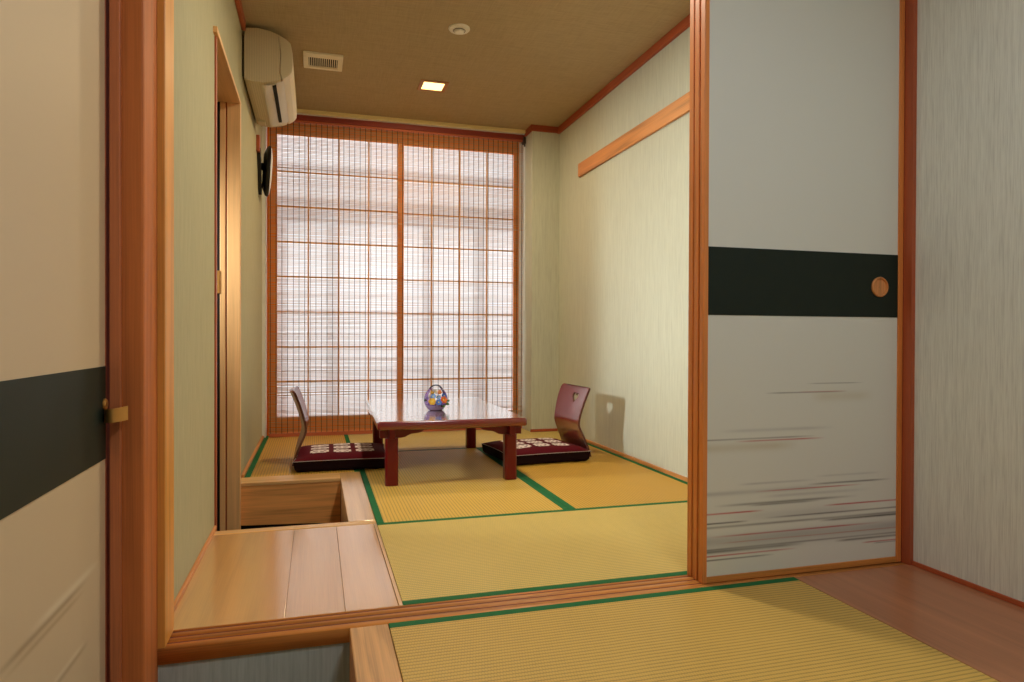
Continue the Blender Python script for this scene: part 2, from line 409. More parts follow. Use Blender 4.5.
# ------------------------------------------------------------------ side door frame
d = struct(empty('door_1', (XL, 3.4, -.36)), 'orange wooden side door frame in the left wall by the sunken step', 'door frame')
MB().box(-.50, -.393, 3.006, 3.034, -.06, 2.05, .001).build('jamb', M['post_r'], d)
MB().box(-.451, -.384, 3.845, 3.884, -.30, 2.05, .003).build('jamb', M['jamb'], d)
MB().box(-.459, -.450, 3.852, 3.884, -.30, 2.05, 0).build('jamb_groove', M['post_r'], d)
MB().box(-.50, -.384, 2.965, 3.845, 2.028, 2.052, .002).build('header', M['jamb_y'], d)
MB().box(-.485, -.458, 3.843, 3.884, -.30, 2.028, .002).build('door_stop', M['jamb'], d)
lf = MB().box(-.575, -.485, 3.846, 3.884, -.30, 2.028, 0).build('dark_gap_strip', M['black'], d)  # black strip standing in for the dark hall seen through the gap
MB().box(-.500, -.4855, 3.840, 3.847, 1.02, 1.14, .001).build('strike_plate', M['brass'], lf)

# ------------------------------------------------------------------ window: shoji panels
w = struct(empty('window_1', (.7, 5.78, 0)), 'orange wooden shoji window with white paper panes behind the bamboo blind', 'window')
Y0, Y1 = 5.755, 5.79
fr = MB().box(XW0, XW1, Y1-.01, YB+.05, 2.50, 2.56, .002).box(XW0, XW1, Y1+.01, YB+.05, -.05, .02, .002)
fr.box(XW0, XW0+.02, Y1+.01, YB+.05, .02, 2.5, .002).box(XW1-.02, XW1, Y1+.01, YB+.05, .02, 2.5, .002).build('window_frame', M['window_x'], w)
def shoji(x0, x1, y0, y1, sl, sr):
    z0, z1 = .02, 2.50
    MB().box(x0, x0+sl, y0, y1, z0, z1, .002).build('stile', M['window_z'], w)
    MB().box(x1-sr, x1, y0, y1, z0, z1, .002).build('stile', M['window_z'], w)
    MB().box(x0+sl, x1-sr, y0, y1, 2.425, z1, .002).build('rail', M['window_x'], w)
    MB().box(x0+sl, x1-sr, y0, y1, z0, .135, .002).build('rail', M['window_x'], w)
    gx0, gx1 = x0+sl, x1-sr
    for k in range(1, 4):
        xc = gx0+(gx1-gx0)*k/4; MB().box(xc-.0055, xc+.0055, y0+.004, y1-.008, .135, 2.425, .0008).build('lattice_bar', M['lattice_z'], w)
    for k in range(8):
        zc = 2.425-.295-.2845*k
        if zc > .16: MB().box(gx0, gx1, y0+.007, y1-.008, zc-.0055, zc+.0055, .0008).build('lattice_bar', M['lattice_x'], w)
    MB().box(gx0-.004, gx1+.004, y1-.008, y1-.0065, .13, 2.43, 0).build('pane', M['shoji'], w)
shoji(-.372, .718, 5.755, 5.785, .072, .05)
shoji(.667, 1.772, 5.788, 5.818, .05, .072)
# pale jamb strips either side of the blind
struct(MB().box(XL, XL+.026, 5.58, 5.752, 0, ZC, .001).build('trim_20', M['whitejamb']))

# unseen beams and posts added outside to cast shadows on the paper window
ob = struct(MB().box(-1.2, 2.6, 6.05, 6.13, 1.84, 2.02, .004).build('trim_added_beam_1', plain('added_beam_wood', (150, 100, 60), .7)))
ob = struct(MB().box(-1.2, 2.6, 6.05, 6.11, 2.24, 2.30, .004).build('trim_added_beam_2', bpy.data.materials['added_beam_wood']))
for x in (-.24, .16, .96, 1.42): struct(MB().box(x-.045, x+.045, 6.05, 6.11, ZE, 1.84, .004).build('trim_added_post', bpy.data.materials['added_beam_wood']))
struct(MB().box(-6, 8, YB+.15, 12, ZE-.3, ZE-.1, 0).build('floor', plain('outside_concrete', (190, 186, 178), .9)))

# ------------------------------------------------------------------ curtain rail and bamboo blind
struct(MB().box(XL+.02, 1.716, 5.497, 5.52, 2.530, ZC, .004).build('trim_25', M['gold']))
BX0, BX1, BY = -.350, 1.714, 5.56
bl = empty('bamboo_blind', (.686, BY, .006), 'bamboo slat roll blind hung over the window, lowered to the floor', 'blind')
MB().box(BX0-.005, BX1+.012, BY-.018, BY+.016, 2.488, 2.529, .003).build('headrail', M['headrail'], bl)
MB().box(BX0, BX1, BY-.006, BY+.006, 2.470, 2.489, .002).build('top_slat', M['blindtop'], bl)
m = MB(); z = .034; pitch = .0100
while z < 2.464:
    dz = random.uniform(-.0016, .0016); h = random.uniform(.0024, .0046); dy = random.uniform(-.0015, .0015); tl = random.uniform(-.0012, .0012)
    b = m.bm; vs = []
    for xx, tt in ((BX0+random.uniform(-.002, .002), -tl), (BX1+random.uniform(-.002, .002), tl)):
        for yy, zz in ((-.0042, -.0005), (.0042, .0005), (.0042, .0005+h), (-.0042, h-.0005)): vs.append(b.verts.new((xx, BY+dy+yy, z+dz+zz+tt)))
    for q in ((0, 1, 2, 3), (7, 6, 5, 4), (0, 4, 5, 1), (1, 5, 6, 2), (2, 6, 7, 3), (3, 7, 4, 0)): b.faces.new([vs[i] for i in q])
    z += pitch
m.build('slats', M['slat'], bl, smooth=False, recalc=True)
m = MB(); n = 48
for i in range(n+1):
    x = BX0+.012+(BX1-BX0-.024)*i/n
    m.box(x-.0020, x+.0020, BY-.0078, BY-.0060, .03, 2.472, 0)
m.build('threads', M['thread'], bl, smooth=False)
MB().box(BX0, BX1, BY-.009, BY+.009, .006, .034, .004).build('bottom_rail', M['blindtop'], bl)
MB().box(1.708, 1.730, BY-.03, BY+.02, 2.452, 2.51, .003).tube([(1.722, BY-.016, 2.45), (1.723, BY-.016, 2.43)], .006, 8).build('bracket', plain('bracket_dark', (70, 52, 46), .5), bl)
cd = [(1.724, BY-.01, 2.43-.03*k) for k in range(48)]
MB().tube(cd, .0016, 6).build('pull_cord', M['white'], bl)

# ------------------------------------------------------------------ tatami mats
def mat_(name, x0, x1, y0, y1, along, rush, label, b0=.030, b1=.030):
    e = empty(name, ((x0+x1)/2, (y0+y1)/2, -.055)); tag(e, label, 'tatami mat', 'tatami mats')
    MB().box(x0, x1, y0, y1, -.055, 0, .002).build('rush_cover', M[rush], e)
    if along == 'X':
        for a, b in ((y0, y0+b0), (y1-b1, y1)):
            if b > a: MB().box(x0, x1, a, b, -.05, .0008, .0003).build('border', M['green'], e)
    else:
        for a, b in ((x0, x0+b0), (x1-b1, x1)):
            if b > a: MB().box(a, b, y0, y1, -.05, .0008, .0003).build('border', M['green'], e)
    return e
mat_('tatami_mat', .252, XR-.013, YS1+.001, 2.915, 'X', 'tat_x', 'long pale tatami mat just inside the threshold, in front of the table')
mat_('tatami_mat', .252, 1.130, 2.917, 4.690, 'Y', 'tat_y', 'tatami mat under the low red table, beside the sunken step')
mat_('tatami_mat', 1.132, XR-.013, 2.917, 4.690, 'Y', 'tat_y2', 'tatami mat along the right wall under the right floor chair')
e = empty('tatami_mat', (1.0, 5.1, -.055)); tag(e, 'tatami mat at the back right, running along the foot of the blind', 'tatami mat', 'tatami mats')
MB().box(.252, 1.7305, 4.692, 5.70, -.055, 0, .002).box(1.7300, XR-.013, 4.692, 5.348, -.055, 0, .002).build('rush_cover', M['tat_x'], e)
MB().box(.252, XR-.013, 4.692, 4.712, -.05, .0008, .0003).build('border', M['green'], e)
mat_('tatami_mat', XL+.017, .250, 4.047, 5.70, 'Y', 'tat_y2', 'tatami mat in the back left corner under the left floor chair')
mat_('tatami_mat', .196, 1.531, .30, 1.8885, 'X', 'tat_x2', 'large near tatami mat outside the doorway, beside the wooden step edge')

# ------------------------------------------------------------------ sliding doors (fusuma)
STREAKS = [(1.219, .288, 1.725, .006, 'b', .3), (1.612, .299, 1.977, .0023, 'k', .6), (1.403, .287, 1.857, .0015, 'r', .7), (1.249, .248, 1.833, .003, 'k', .55), (1.374, .242, 1.677, .0023, 'k', .5), (1.21, .223, 1.449, .0019, 'r', .8), (1.677, .223, 1.99, .0019, 'r', .85), (1.21, .192, 1.389, .002, 'k', .8), (1.434, .197, 1.99, .002, 'k', .65), (1.21, .179, 1.99, .003, 'k', .5), (1.661, .172, 1.99, .0027, 'k', .75), (1.235, .148, 1.944, .002, 'r', .9), (1.21, .136, 1.99, .0133, 'b', .35), (1.21, .100, 1.614, .0043, 'k', .6), (1.21, .107, 1.99, .0023, 'k', .5), (1.726, .097, 1.99, .003, 'k', .6), (1.21, .086, 1.582, .0019, 'r', .75), (1.842, .082, 1.99, .0016, 'r', .7), (1.21, .073, 1.489, .0019, 'k', .7), (1.893, .0765, 1.99, .0015, 'k', .5), (1.527, .125, 1.99, .0015, 'o', .6), (1.264, .126, 1.645, .0015, 'o', .5), (1.336, .314, 1.66, .0027, 'b', .3), (1.644, .325, 1.934, .0027, 'b', .25), (1.411, .2685, 1.891, .004, 'b', .25), (1.605, .6425, 1.853, .0012, 'k', .45), (1.443, .613, 1.782, .0015, 'k', .6), (1.568, .6145, 1.782, .0012, 'r', .45), (1.628, .597, 1.894, .0127, 'y', .25), (1.21, .464, 1.66, .0018, 'k', .5), (1.33, .456, 1.69, .0018, 'r', .75), (1.21, .437, 1.584, .0111, 'y', .3), (1.267, .491, 1.736, .0044, 'b', .25), (1.3, .205, 1.9, .012, 'b', .2), (1.21, .118, 1.99, .016, 'b', .22)]
SC_COL = {'b': lin((128, 128, 132)), 'k': lin((58, 52, 46)), 'r': lin((186, 40, 40)), 'o': lin((190, 110, 70)), 'y': lin((178, 160, 104))}
BASE = lin((222, 223, 213))
def streak_color(x, z):
    c = list(BASE[:3])
    tone = 1
    for x0, zc, x1, hw, k, a in STREAKS:
        if x < x0-.01 or x > x1+.01: continue
        zz = zc
        q = abs(z-zz)/(hw*1.25)
        if q > 2.2: continue
        L = x1-x0; tt = (x-x0)/L; a = min(.95, a*1.2)
        ends = 1 if x0 <= 1.22 and tt < .5 else min(1, max(0, tt*5))
        ende = 1 if x1 >= 1.985 and tt > .5 else min(1, max(0, (1-tt)*4))
        w_ = a*math.exp(-q*q)*ends*ende*(.88+.12*math.sin(x*15+zc*900))
        s_ = SC_COL[k]
        for i in range(3): c[i] = c[i]*(1-w_)+s_[i]*w_
    return (c[0]*tone, c[1]*tone, c[2]*tone, 1)
FX0, FX1 = 1.200, 2.0045
def fusuma(name, yc, label, painted, pull):
    y0, y1 = yc-.012, yc+.012
    e = struct(empty(name, ((FX0+FX1)/2, yc, 0)), label, 'sliding door')
    sw = .0170; sr = .0215
    MB().box(FX0, FX0+sw, y0-.001, y1+.001, .001, 2.075, .002).build('stile', M['frame_z'], e)
    MB().box(FX1-sr, FX1, y0-.001, y1+.001, .001, 2.075, .002).build('stile', M['frame_z'], e)
    MB().box(FX0+sw, FX1-sr, y0, y1, .001, .0215, .002).build('rail', M['frame_x'], e)
    MB().box(FX0+sw, FX1-sr, y0, y1, 2.05, 2.075, .002).build('rail', M['frame_x'], e)
    px0, px1 = FX0+sw-.002, FX1-sr+.002
    if painted:
        zs = [.0195]+[.0195+.0019*i for i in range(1, 345)]+[.68+.1*i for i in range(14)]+[2.052]
        nx = 90; m = MB(); b = m.bm; lay = b.verts.layers.float_color.new('paint'); g = []
        for z in zs:
            row = []
            for i in range(nx+1):
                x = px0+(px1-px0)*i/nx; v = b.verts.new((x, y0+.003, z)); v[lay] = streak_color(x+.01, z); row.append(v)
            g.append(row)
        for k in range(len(zs)-1):
            for i in range(nx): b.faces.new((g[k][i], g[k][i+1], g[k+1][i+1], g[k+1][i]))
        # closed back so the leaf has thickness
        bk = [b.verts.new((x, y1-.003, z)) for x, z in ((px0, .0195), (px1, .0195), (px1, 2.052), (px0, 2.052))]
        for v in bk: v[lay] = BASE
        b.faces.new(bk[::-1])
        pan = m.build('panel', M['fusuma'], e, smooth=False)
    else:
        pan = MB().box(px0, px1, y0+.003, y1-.003, .0195, 2.052, 0).build('panel', M['fusuma_plain'], e)
    MB().box(px0+.002, px1-.002, y0+.0015, y0+.003, .871, 1.0925, 0).build('band', M['band'], e)
    if pull:
        R = .0355
        h = MB().lathe([(R*.985, 0), (R, -.004), (R*.93, -.0075), (R*.86, -.0075), (R*.80, -.0006), (.001, -.0004)], 40, (1.902, y0+.0015, .977), 'Y', cap=False)
        h.build('round_pull', M['pull'], e)
    return e
fusuma('door_2', 1.925, 'front sliding door with brush-streaked paper, dark green band and round wooden pull', True, True)
fusuma('door_3', 1.960, 'middle sliding door stacked behind the streaked front one, only its edge showing', False, False)
fusuma('door_4', 1.993, 'rearmost sliding door of the stack, facing the inner room', False, False)

# ------------------------------------------------------------------ left door with green band and brass hook
e = struct(empty('door_5', (XNL-.02, 1.3, ZE)), 'cream door at the left edge with a dark green band and brass hook', 'door')
DB = lin((208, 186, 152))
def dcol(u, v):
    y = .85+u*.885; z = ZE+v*(2.05-ZE)
    c = list(DB[:3])
    for y0, y1, zc, hw, cc, a in ((1.15, 1.62, .285, .006, (120, 92, 62), .5), (1.3, 1.70, .298, .008, (232, 222, 196), .5), (1.2, 1.60, .268, .005, (150, 120, 84), .4), (1.40, 1.62, .15, .006, (150, 124, 92), .45), (1.38, 1.6, .16, .005, (230, 220, 196), .35)):
        tt = (y-y0)/(y1-y0)
        if 0 < tt < 1:
            w_ = a*math.exp(-((z-zc)/hw)**2)*min(1, tt*4, (1-tt)*4); s_ = lin(cc)
            for i in range(3): c[i] = c[i]*(1-w_)+s_[i]*w_
    return (*c, 1)
zs = sorted(set([ZE+.0+i*.12 for i in range(5)]+[.08+.003*i for i in range(90)]+[.36+.1*i for i in range(17)]+[2.05]))
m = MB(); b = m.bm; lay = b.verts.layers.float_color.new('paint'); g = []
for z in zs:
    row = []
    for i in range(61):
        y = .85+.885*i/60; v = b.verts.new((XNL, y, z)); v[lay] = dcol(i/60, (z-ZE)/(2.05-ZE)); row.append(v)
    g.append(row)
for k in range(len(zs)-1):
    for i in range(60): b.faces.new((g[k][i], g[k][i+1], g[k+1][i+1], g[k+1][i]))
bk = [b.verts.new((XNL-.034, y, z)) for y, z in ((.85, zs[0]), (1.735, zs[0]), (1.735, 2.05), (.85, 2.05))]
for v in bk: v[lay] = DB
b.faces.new(bk)
b.faces.new((g[0][60], g[-1][60], bk[2], bk[1])) if False else None
m.build('panel', M['door_paper'], e, smooth=False)
MB().box(XNL-.036, XNL+.0012, 1.7352, 1.7405, ZE, 2.05, .001).build('edge_trim', M['red_y'], e)
MB().box(XNL+.0002, XNL+.0018, .852, 1.734, .518, .7285, 0).build('band', M['band'], e)
lh = empty('latch', (XNL, 1.72, .62)); lh.parent = e; lh.location = Vector((XNL, 1.72, .62))-e.location
lh2 = MB().lathe([(.013, 0), (.013, .003), (.010, .006), (.001, .006)], 24, (XNL+.0016, 1.722, .643), 'X', cap=False).build('latch_rose', M['brass'], e)
COL.objects.unlink(lh); bpy.data.objects.remove(lh)
pts = []
for i in range(17):
    a = i/16; x = XNL+.001+.046*a; y = 1.722-.030*math.sin(PI*min(1, a*1.0))+.012*a; pts.append((x, y))
m = MB(); b = m.bm; sec = []
for k, (x, y) in enumerate(pts):
    z0, z1 = .602+.003*k/16, .632+.005*k/16
    nx_, ny_ = (0, -1)
    sec.append([b.verts.new((x, y, z0)), b.verts.new((x, y, z1)), b.verts.new((x+.001, y-.0035, z1)), b.verts.new((x+.001, y-.0035, z0))])
for k in range(16):
    for i in range(4):
        j = (i+1) % 4; b.faces.new((sec[k][i], sec[k][j], sec[k+1][j], sec[k+1][i]))
b.faces.new(sec[0][::-1]); b.faces.new(sec[-1])
m.build('latch_hook', M['brass'], e, recalc=True)

# ------------------------------------------------------------------ low table
TX, TY = .730, 4.18
tb = empty('low_table', (TX, TY, 0), 'low dark red lacquered table with bracketed legs on the tatami', 'table')
x0, x1, y0, y1 = TX-.408, TX+.408, TY-.63, TY+.63
def rrect(x0, x1, y0, y1, r, n=6):
    p = []
    for cx, cy, a0 in ((x1-r, y1-r, 0), (x0+r, y1-r, 90), (x0+r, y0+r, 180), (x1-r, y0+r, 270)):
        for i in range(n+1):
            a = math.radians(a0+90*i/n); p.append((cx+r*math.cos(a), cy+r*math.sin(a)))
    return p
m = MB(); m.prism(rrect(x0, x1, y0, y1, .018), 'Z', .304, .350, bev=.012); m.build('tabletop', M['top'], tb)
LX, LY = .328, .545
def bracket_y(xc, s, yc):   # plate facing front/back, foot block over the leg
    pr = [(xc-s*.062, .304), (xc-s*.062, .254), (xc+s*.050, .254), (xc+s*.072, .258), (xc+s*.088, .267), (xc+s*.105, .274), (xc+s*.135, .277), (xc+s*.158, .282), (xc+s*.172, .292), (xc+s*.176, .304)]
    return MB().prism(pr, 'Y', yc-.016, yc+.016, bev=.002)
for sx in (-1, 1):
    for sy in (-1, 1):
        xc, yc = TX+sx*LX, TY+sy*LY
        lg = MB(); r = .034; ch = .010
        def octo(r): return [(xc+a*(r-ch), yc+b*r) if k == 0 else (xc+a*r, yc+b*(r-ch)) for a, b, k in ((1, -1, 0), (1, -1, 1), (1, 1, 1), (1, 1, 0), (-1, 1, 0), (-1, 1, 1), (-1, -1, 1), (-1, -1, 0))]
        lg.prism(octo(r), 'Z', .0015, .256, bev=.002).build('leg', M['lacquer'], tb)
        bk = bracket_y(xc, -sx, yc-sy*.0)
        pr = [(yc+sy*.06, .304), (yc+sy*.06, .254), (yc-sy*.05, .254), (yc-sy*.072, .258), (yc-sy*.088, .267), (yc-sy*.105, .274), (yc-sy*.135, .277), (yc-sy*.158, .282), (yc-sy*.172, .292), (yc-sy*.176, .304)]
        bk.prism(pr, 'X', xc-.016, xc+.016, bev=.002)
        bk.build('corner_bracket', M['lacquer'], tb)
for sy in (-1, 1):
    MB().box(TX-LX, TX+LX, TY+sy*LY-.012, TY+sy*LY+.012, .292, .305, .001).build('apron', M['lacquer'], tb)
for sx in (-1, 1):
    MB().box(TX+sx*LX-.012, TX+sx*LX+.012, TY-LY, TY+LY, .292, .305, .001).build('apron', M['lacquer'], tb)
tb.rotation_euler = (0, 0, math.radians(-1.2))

# ------------------------------------------------------------------ legless chairs and cushions
def make_chair():
    e = empty('floor_chair', (0, 0, 0)); T = .013
    # side profile (x = back/front, z up), sitter faces +x, origin under the middle of the seat
    key = [(-.278, .022), (-.275, .05), (-.265, .10), (-.249, .155), (-.236, .195), (-.2305, .225), (-.233, .26), (-.245, .31), (-.263, .365), (-.284, .42), (-.304, .466)]
    L = [0]
    for a, b in zip(key, key[1:]): L.append(L[-1]+math.dist(a, b))
    S = L[-1]
    def prof(s):
        s = min(max(s, 0), S)
        for k in range(len(key)-1):
            if s <= L[k+1]+1e-9:
                f = (s-L[k])/(L[k+1]-L[k])
                p0 = key[max(k-1, 0)]; p1 = key[k]; p2 = key[k+1]; p3 = key[min(k+2, len(key)-1)]
                def cr(a, b, c, d): return .5*(2*b+(c-a)*f+(2*a-5*b+4*c-d)*f*f+(3*b-a-3*c+d)*f**3)
                return cr(p0[0], p1[0], p2[0], p3[0]), cr(p0[1], p1[1], p2[1], p3[1])
    def halfw(s):
        f = s/S
        return .226-.020*math.exp(-((f-.5)/.22)**2)+.006*max(0, f-.7)
    # outline in (y, s)
    out = []; N = 40
    for i in range(N+1):
        s = S*i/N; out.append((halfw(s), s))
    r = .03; top = []
    out = [p for p in out if p[1] <= S-r]
    w1 = halfw(S)
    for i in range(7):
        a = PI/2*i/6; out.append((w1-r+r*math.cos(a), S-r+r*math.sin(a)))
    n0 = len(out)
    full = out+[(-y, s) for y, s in out[::-1]]
    heart = []
    for i in range(28):
        a = 2*PI*i/28
        hx = 16*math.sin(a)**3; hy = 13*math.cos(a)-5*math.cos(2*a)-2*math.cos(3*a)-math.cos(4*a)
        heart.append((hx*.0029, S-.083+hy*.0025))
    pts = [Vector(p) for p in full]+[Vector(p) for p in heart]
    nf, nh = len(full), len(heart)
    edges = [(i, (i+1) % nf) for i in range(nf)]+[(nf+i, nf+(i+1) % nh) for i in range(nh)]
    st = .014; y = -.23
    def inside(p, poly):
        c = False; j = len(poly)-1
        for i in range(len(poly)):
            if (poly[i][1] > p[1]) != (poly[j][1] > p[1]) and p[0] < (poly[j][0]-poly[i][0])*(p[1]-poly[i][1])/(poly[j][1]-poly[i][1])+poly[i][0]: c = not c
            j = i
        return c
    while y < .23:
        s = .006
        while s < S:
            if inside((y, s), full) and abs(abs(y)-halfw(s)) > .006 and not inside((y, s), heart) and min(math.dist((y, s), h) for h in heart) > .006: pts.append(Vector((y, s)))
            s += st
        y += st
    V, E_, F, *_ = geometry.delaunay_2d_cdt(pts, edges, [], 0, 1e-5)
    fl = [p[:] for p in full]; m = MB(); eb = MB()
    def pos(y, s, o):
        x, z = prof(s); x2, z2 = prof(min(s+.004, S)); xa, za = prof(max(s-.004, 0))
        tx, tz = x2-xa, z2-za; ln = math.hypot(tx, tz); nx, nz = tz/ln, -tx/ln
        curve = .030*(y/.22)**2*min(1, s/(S*.45))
        return Vector((x+nx*o+curve, y, z+nz*o))
    A = [m.bm.verts.new(pos(v.x, v.y, T/2)) for v in V]; B = [m.bm.verts.new(pos(v.x, v.y, -T/2)) for v in V]
    cnt = {}
    for f in F:
        c = sum((V[i] for i in f), Vector((0, 0)))/len(f)
        if not inside(c, full) or inside(c, heart): continue
        m.bm.faces.new([A[i] for i in f]); m.bm.faces.new([B[i] for i in f[::-1]])
        for i in range(len(f)):
            k = (f[i], f[(i+1) % len(f)])
            cnt[k] = 1
    for (i, j) in list(cnt):
        if (j, i) not in cnt:
            q = [pos(V[i].x, V[i].y, T/2), pos(V[j].x, V[j].y, T/2), pos(V[j].x, V[j].y, -T/2), pos(V[i].x, V[i].y, -T/2)]
            eb.bm.faces.new([eb.bm.verts.new(p) for p in q])
    for v in [v for v in m.bm.verts if not v.link_faces]: m.bm.verts.remove(v)
    bmesh.ops.remove_doubles(eb.bm, verts=eb.bm.verts[:], dist=1e-5)
    br = m.build('backrest', M['chairwood'], e, recalc=True)
    eb.build('plywood_edge', M['chairedge'], br, recalc=True)['label'] = 'bare brown plywood edge'
    MB().prism(rrect(-.262, .21, -.222, .222, .04), 'Z', .003, .016, bev=.003).build('seat', M['chairwood'], e)
    return e

PATCH = ["0111110", "1101011", "1111101", "1011111", "1111101", "1101011", "0111110"]
def make_cushion():
    e = empty('floor_cushion', (0, 0, .016))
    A, B, N = .275, .262, 110
    cm, cw = lin((88, 10, 26)), lin((232, 222, 220))
    def shape(u, v, top):
        a, b = u*2-1, v*2-1
        # pull corners out a little, edges in
        x = A*a*(1-.035*(1-b*b)*1 + .02*(a*a*b*b)); y = B*b*(1-.035*(1-a*a)+.02*(a*a*b*b))
        f = max(0, (1-a**4))**.55*max(0, (1-b**4))**.55
        zc = .052
        if top: return (x, y, (.016+zc)+.034*f+.003*math.sin(a*5+1)*math.sin(b*4))
        q = max(abs(x)-.215, abs(y)-.228)
        zb = .0172 if q < 0 else max(.003, .0172-.0142*min(1, q/.012))
        g = min(1, max(0, (1-max(abs(a), abs(b))))/.075)
        return (x*(1-.02*g), y*(1-.02*g), zb+(.016+zc-zb)*(1-math.sqrt(1-(1-g)**2)))
    def cols(u, v):
        x, y = (u*2-1)*A, (v*2-1)*B
        for i in (-1, 0, 1):
            for j in (-1, 0, 1):
                dx, dy = (x-i*.138)/.108+.5, (y-j*.118)/.088+.5
                if 0 <= dx < 1 and 0 <= dy < 1 and PATCH[int(dy*7)][int(dx*7)] == '1': return cw
        return cm
    m = MB(); m.sheet(lambda u, v: shape(u, v, True), N, N, cols)
    m.build('cover', M['cushion'], e)
    m = MB(); m.sheet(lambda u, v: shape(1-u, v, False), 80, 80)
    m.build('underside', M['cushion_side'], e)['label'] = 'dark plain underside'
    ring = []
    for k in range(4):
        for i in range(24):
            f = i/24; u, v = ((f, 0), (1, f), (1-f, 1), (0, 1-f))[k]
            ring.append(shape(u, v, True))
    ring = [(x, y, .0685) for x, y, z in ring]
    MB().tube(ring, .0016, 6, closed=True).build('seam', M['piping'], e)['label'] = 'thin white stitched seam'
    return e
ch = make_chair(); ch.location = (.152, 4.425, 0); ch.rotation_euler = (0, 0, math.radians(-1))
tag(ch, 'legless wooden floor chair to the left of the low table, back to the left wall', 'floor chair', 'floor chairs at the table')
cu = make_cushion(); cu.location = (.160, 4.345, .016); cu.rotation_euler = (0, 0, math.radians(-1))
tag(cu, 'maroon cushion with white woven squares on the left floor chair', 'cushion', 'cushions on the floor chairs')
ch2 = dup(ch, (1.424, 4.255, 0), math.radians(180+2))
tag(ch2, 'legless wooden floor chair with heart cut-out right of the table by the wall', 'floor chair', 'floor chairs at the table')
cu2 = dup(cu, (1.388, 4.225, .016), math.radians(180+5))
tag(cu2, 'maroon cushion with white woven squares on the right floor chair', 'cushion', 'cushions on the floor chairs')

# ------------------------------------------------------------------ flower basket on the table
BC = Vector((.700, 4.05, .350))
fb = empty('flower_basket', BC, 'small lavender glass basket of blue, yellow and orange flowers on the table', 'flower basket')
bxy = lambda z: .070*math.sqrt(max(0, 1-((z-.066)/.078)**2))
prof = [(.001, .0005), (.036, .0005), (.044, .004)]+[(bxy(z), z) for z in (.010, .016, .022, .028, .034)]+[(bxy(.034)-.004, .034), (bxy(.026)-.004, .026), (.045, .016), (.03, .010), (.001, .008)]
MB().lathe(prof, 36, BC, cap=False).build('bowl', M['purple'], fb)
m = MB(); b = m.bm; NU, NV = 48, 22; g = []
for i in range(NV+1):
    th = math.radians(-26+96*i/NV); row = []
    for j in range(NU):
        a = 2*PI*j/NU; row.append(b.verts.new(BC+Vector((.071*math.cos(th)*math.cos(a), .071*math.cos(th)*math.sin(a), .066+.076*math.sin(th)))))
    g.append(row)
for i in range(NV):
    for j in range(NU):
        a = 2*PI*(j+.5)/NU; th = math.radians(-26+96*(i+.5)/NV)
        if th > -.3 and abs(math.cos(a)) < .80*min(1, ((th+.3)/.6)**.4): continue
        k = (j+1) % NU; b.faces.new((g[i][j], g[i][k], g[i+1][k], g[i+1][j]))
for v in [v for v in b.verts if not v.link_faces]: b.verts.remove(v)
geo = bmesh.ops.solidify(b, geom=b.faces[:], thickness=.003)
m.build('glass_sides', M['glass'], fb, recalc=True)
hp = [BC+Vector((.042*math.cos(a), 0, .112+.040*math.sin(a))) for a in [PI*k/14 for k in range(15)]]
MB().tube(hp, .0042, 8).build('handle', M['handle_dark'], fb)
FC = {'yellow': (236, 190, 60), 'blue': (84, 128, 210), 'orange': (236, 130, 56), 'white': (238, 228, 220), 'pale_blue': (130, 170, 226)}
for k_, v_ in FC.items(): M['fl_'+k_] = plain(k_+'_petals', v_, .7)
M['leaf'] = plain('leaf_green', (58, 110, 40), .6); M['leaf_d'] = plain('leaf_dark', (24, 52, 28), .6); M['eye'] = plain('flower_eye', (240, 220, 110), .7)
def flower(dx, dz, dy, r, c):
    cen = BC+Vector((dx, dy, dz)); nrm = Vector((dx*6, -1, .35+dz)).normalized()
    q = nrm.to_track_quat('Z', 'Y'); m = MB(); b = m.bm
    for layer, (rr, n, lift, tw) in enumerate(((r, 6, 0, 0), (r*.68, 5, r*.22, .4))):
        for p in range(n):
            a0 = 2*PI*p/n+tw; rows = []
            for u in (0, .35, .7, .92, 1.0):
                wd = rr*.52*math.sin(PI*min(.97, .12+u*.8)); row = []
                for s in (-1, 0, 1):
                    x = u*rr; y = s*wd; z = lift+rr*.35*u*u+(.12*rr if s else 0)
                    row.append(b.verts.new(cen+q @ Vector((x*math.cos(a0)-y*math.sin(a0), x*math.sin(a0)+y*math.cos(a0), z))))
                rows.append(row)
            for i in range(4):
                for s in range(2): b.faces.new((rows[i][s], rows[i][s+1], rows[i+1][s+1], rows[i+1][s]))
    f = m.build('flower', M['fl_'+c], fb); f['label'] = c.replace('_', ' ')+' flower'
    m = MB(); bmesh.ops.create_icosphere(m.bm, subdivisions=2, radius=r*.2, matrix=Matrix.Translation(cen+nrm*r*.32)); m.build('flower_eye', M['eye'], f)
for a in ((-.031, .056, -.054, .023, 'yellow'), (.037, .064, -.050, .023, 'orange'), (.006, .052, -.062, .020, 'blue'), (-.022, .085, -.040, .018, 'pale_blue'), (.044, .087, -.030, .018, 'blue'), (.010, .080, -.048, .013, 'pale_blue'), (-.046, .080, -.030, .013, 'white'), (.0, .112, -.01, .016, 'white'), (.020, .108, -.012, .014, 'orange'), (-.022, .106, -.006, .012, 'yellow')): flower(*a)
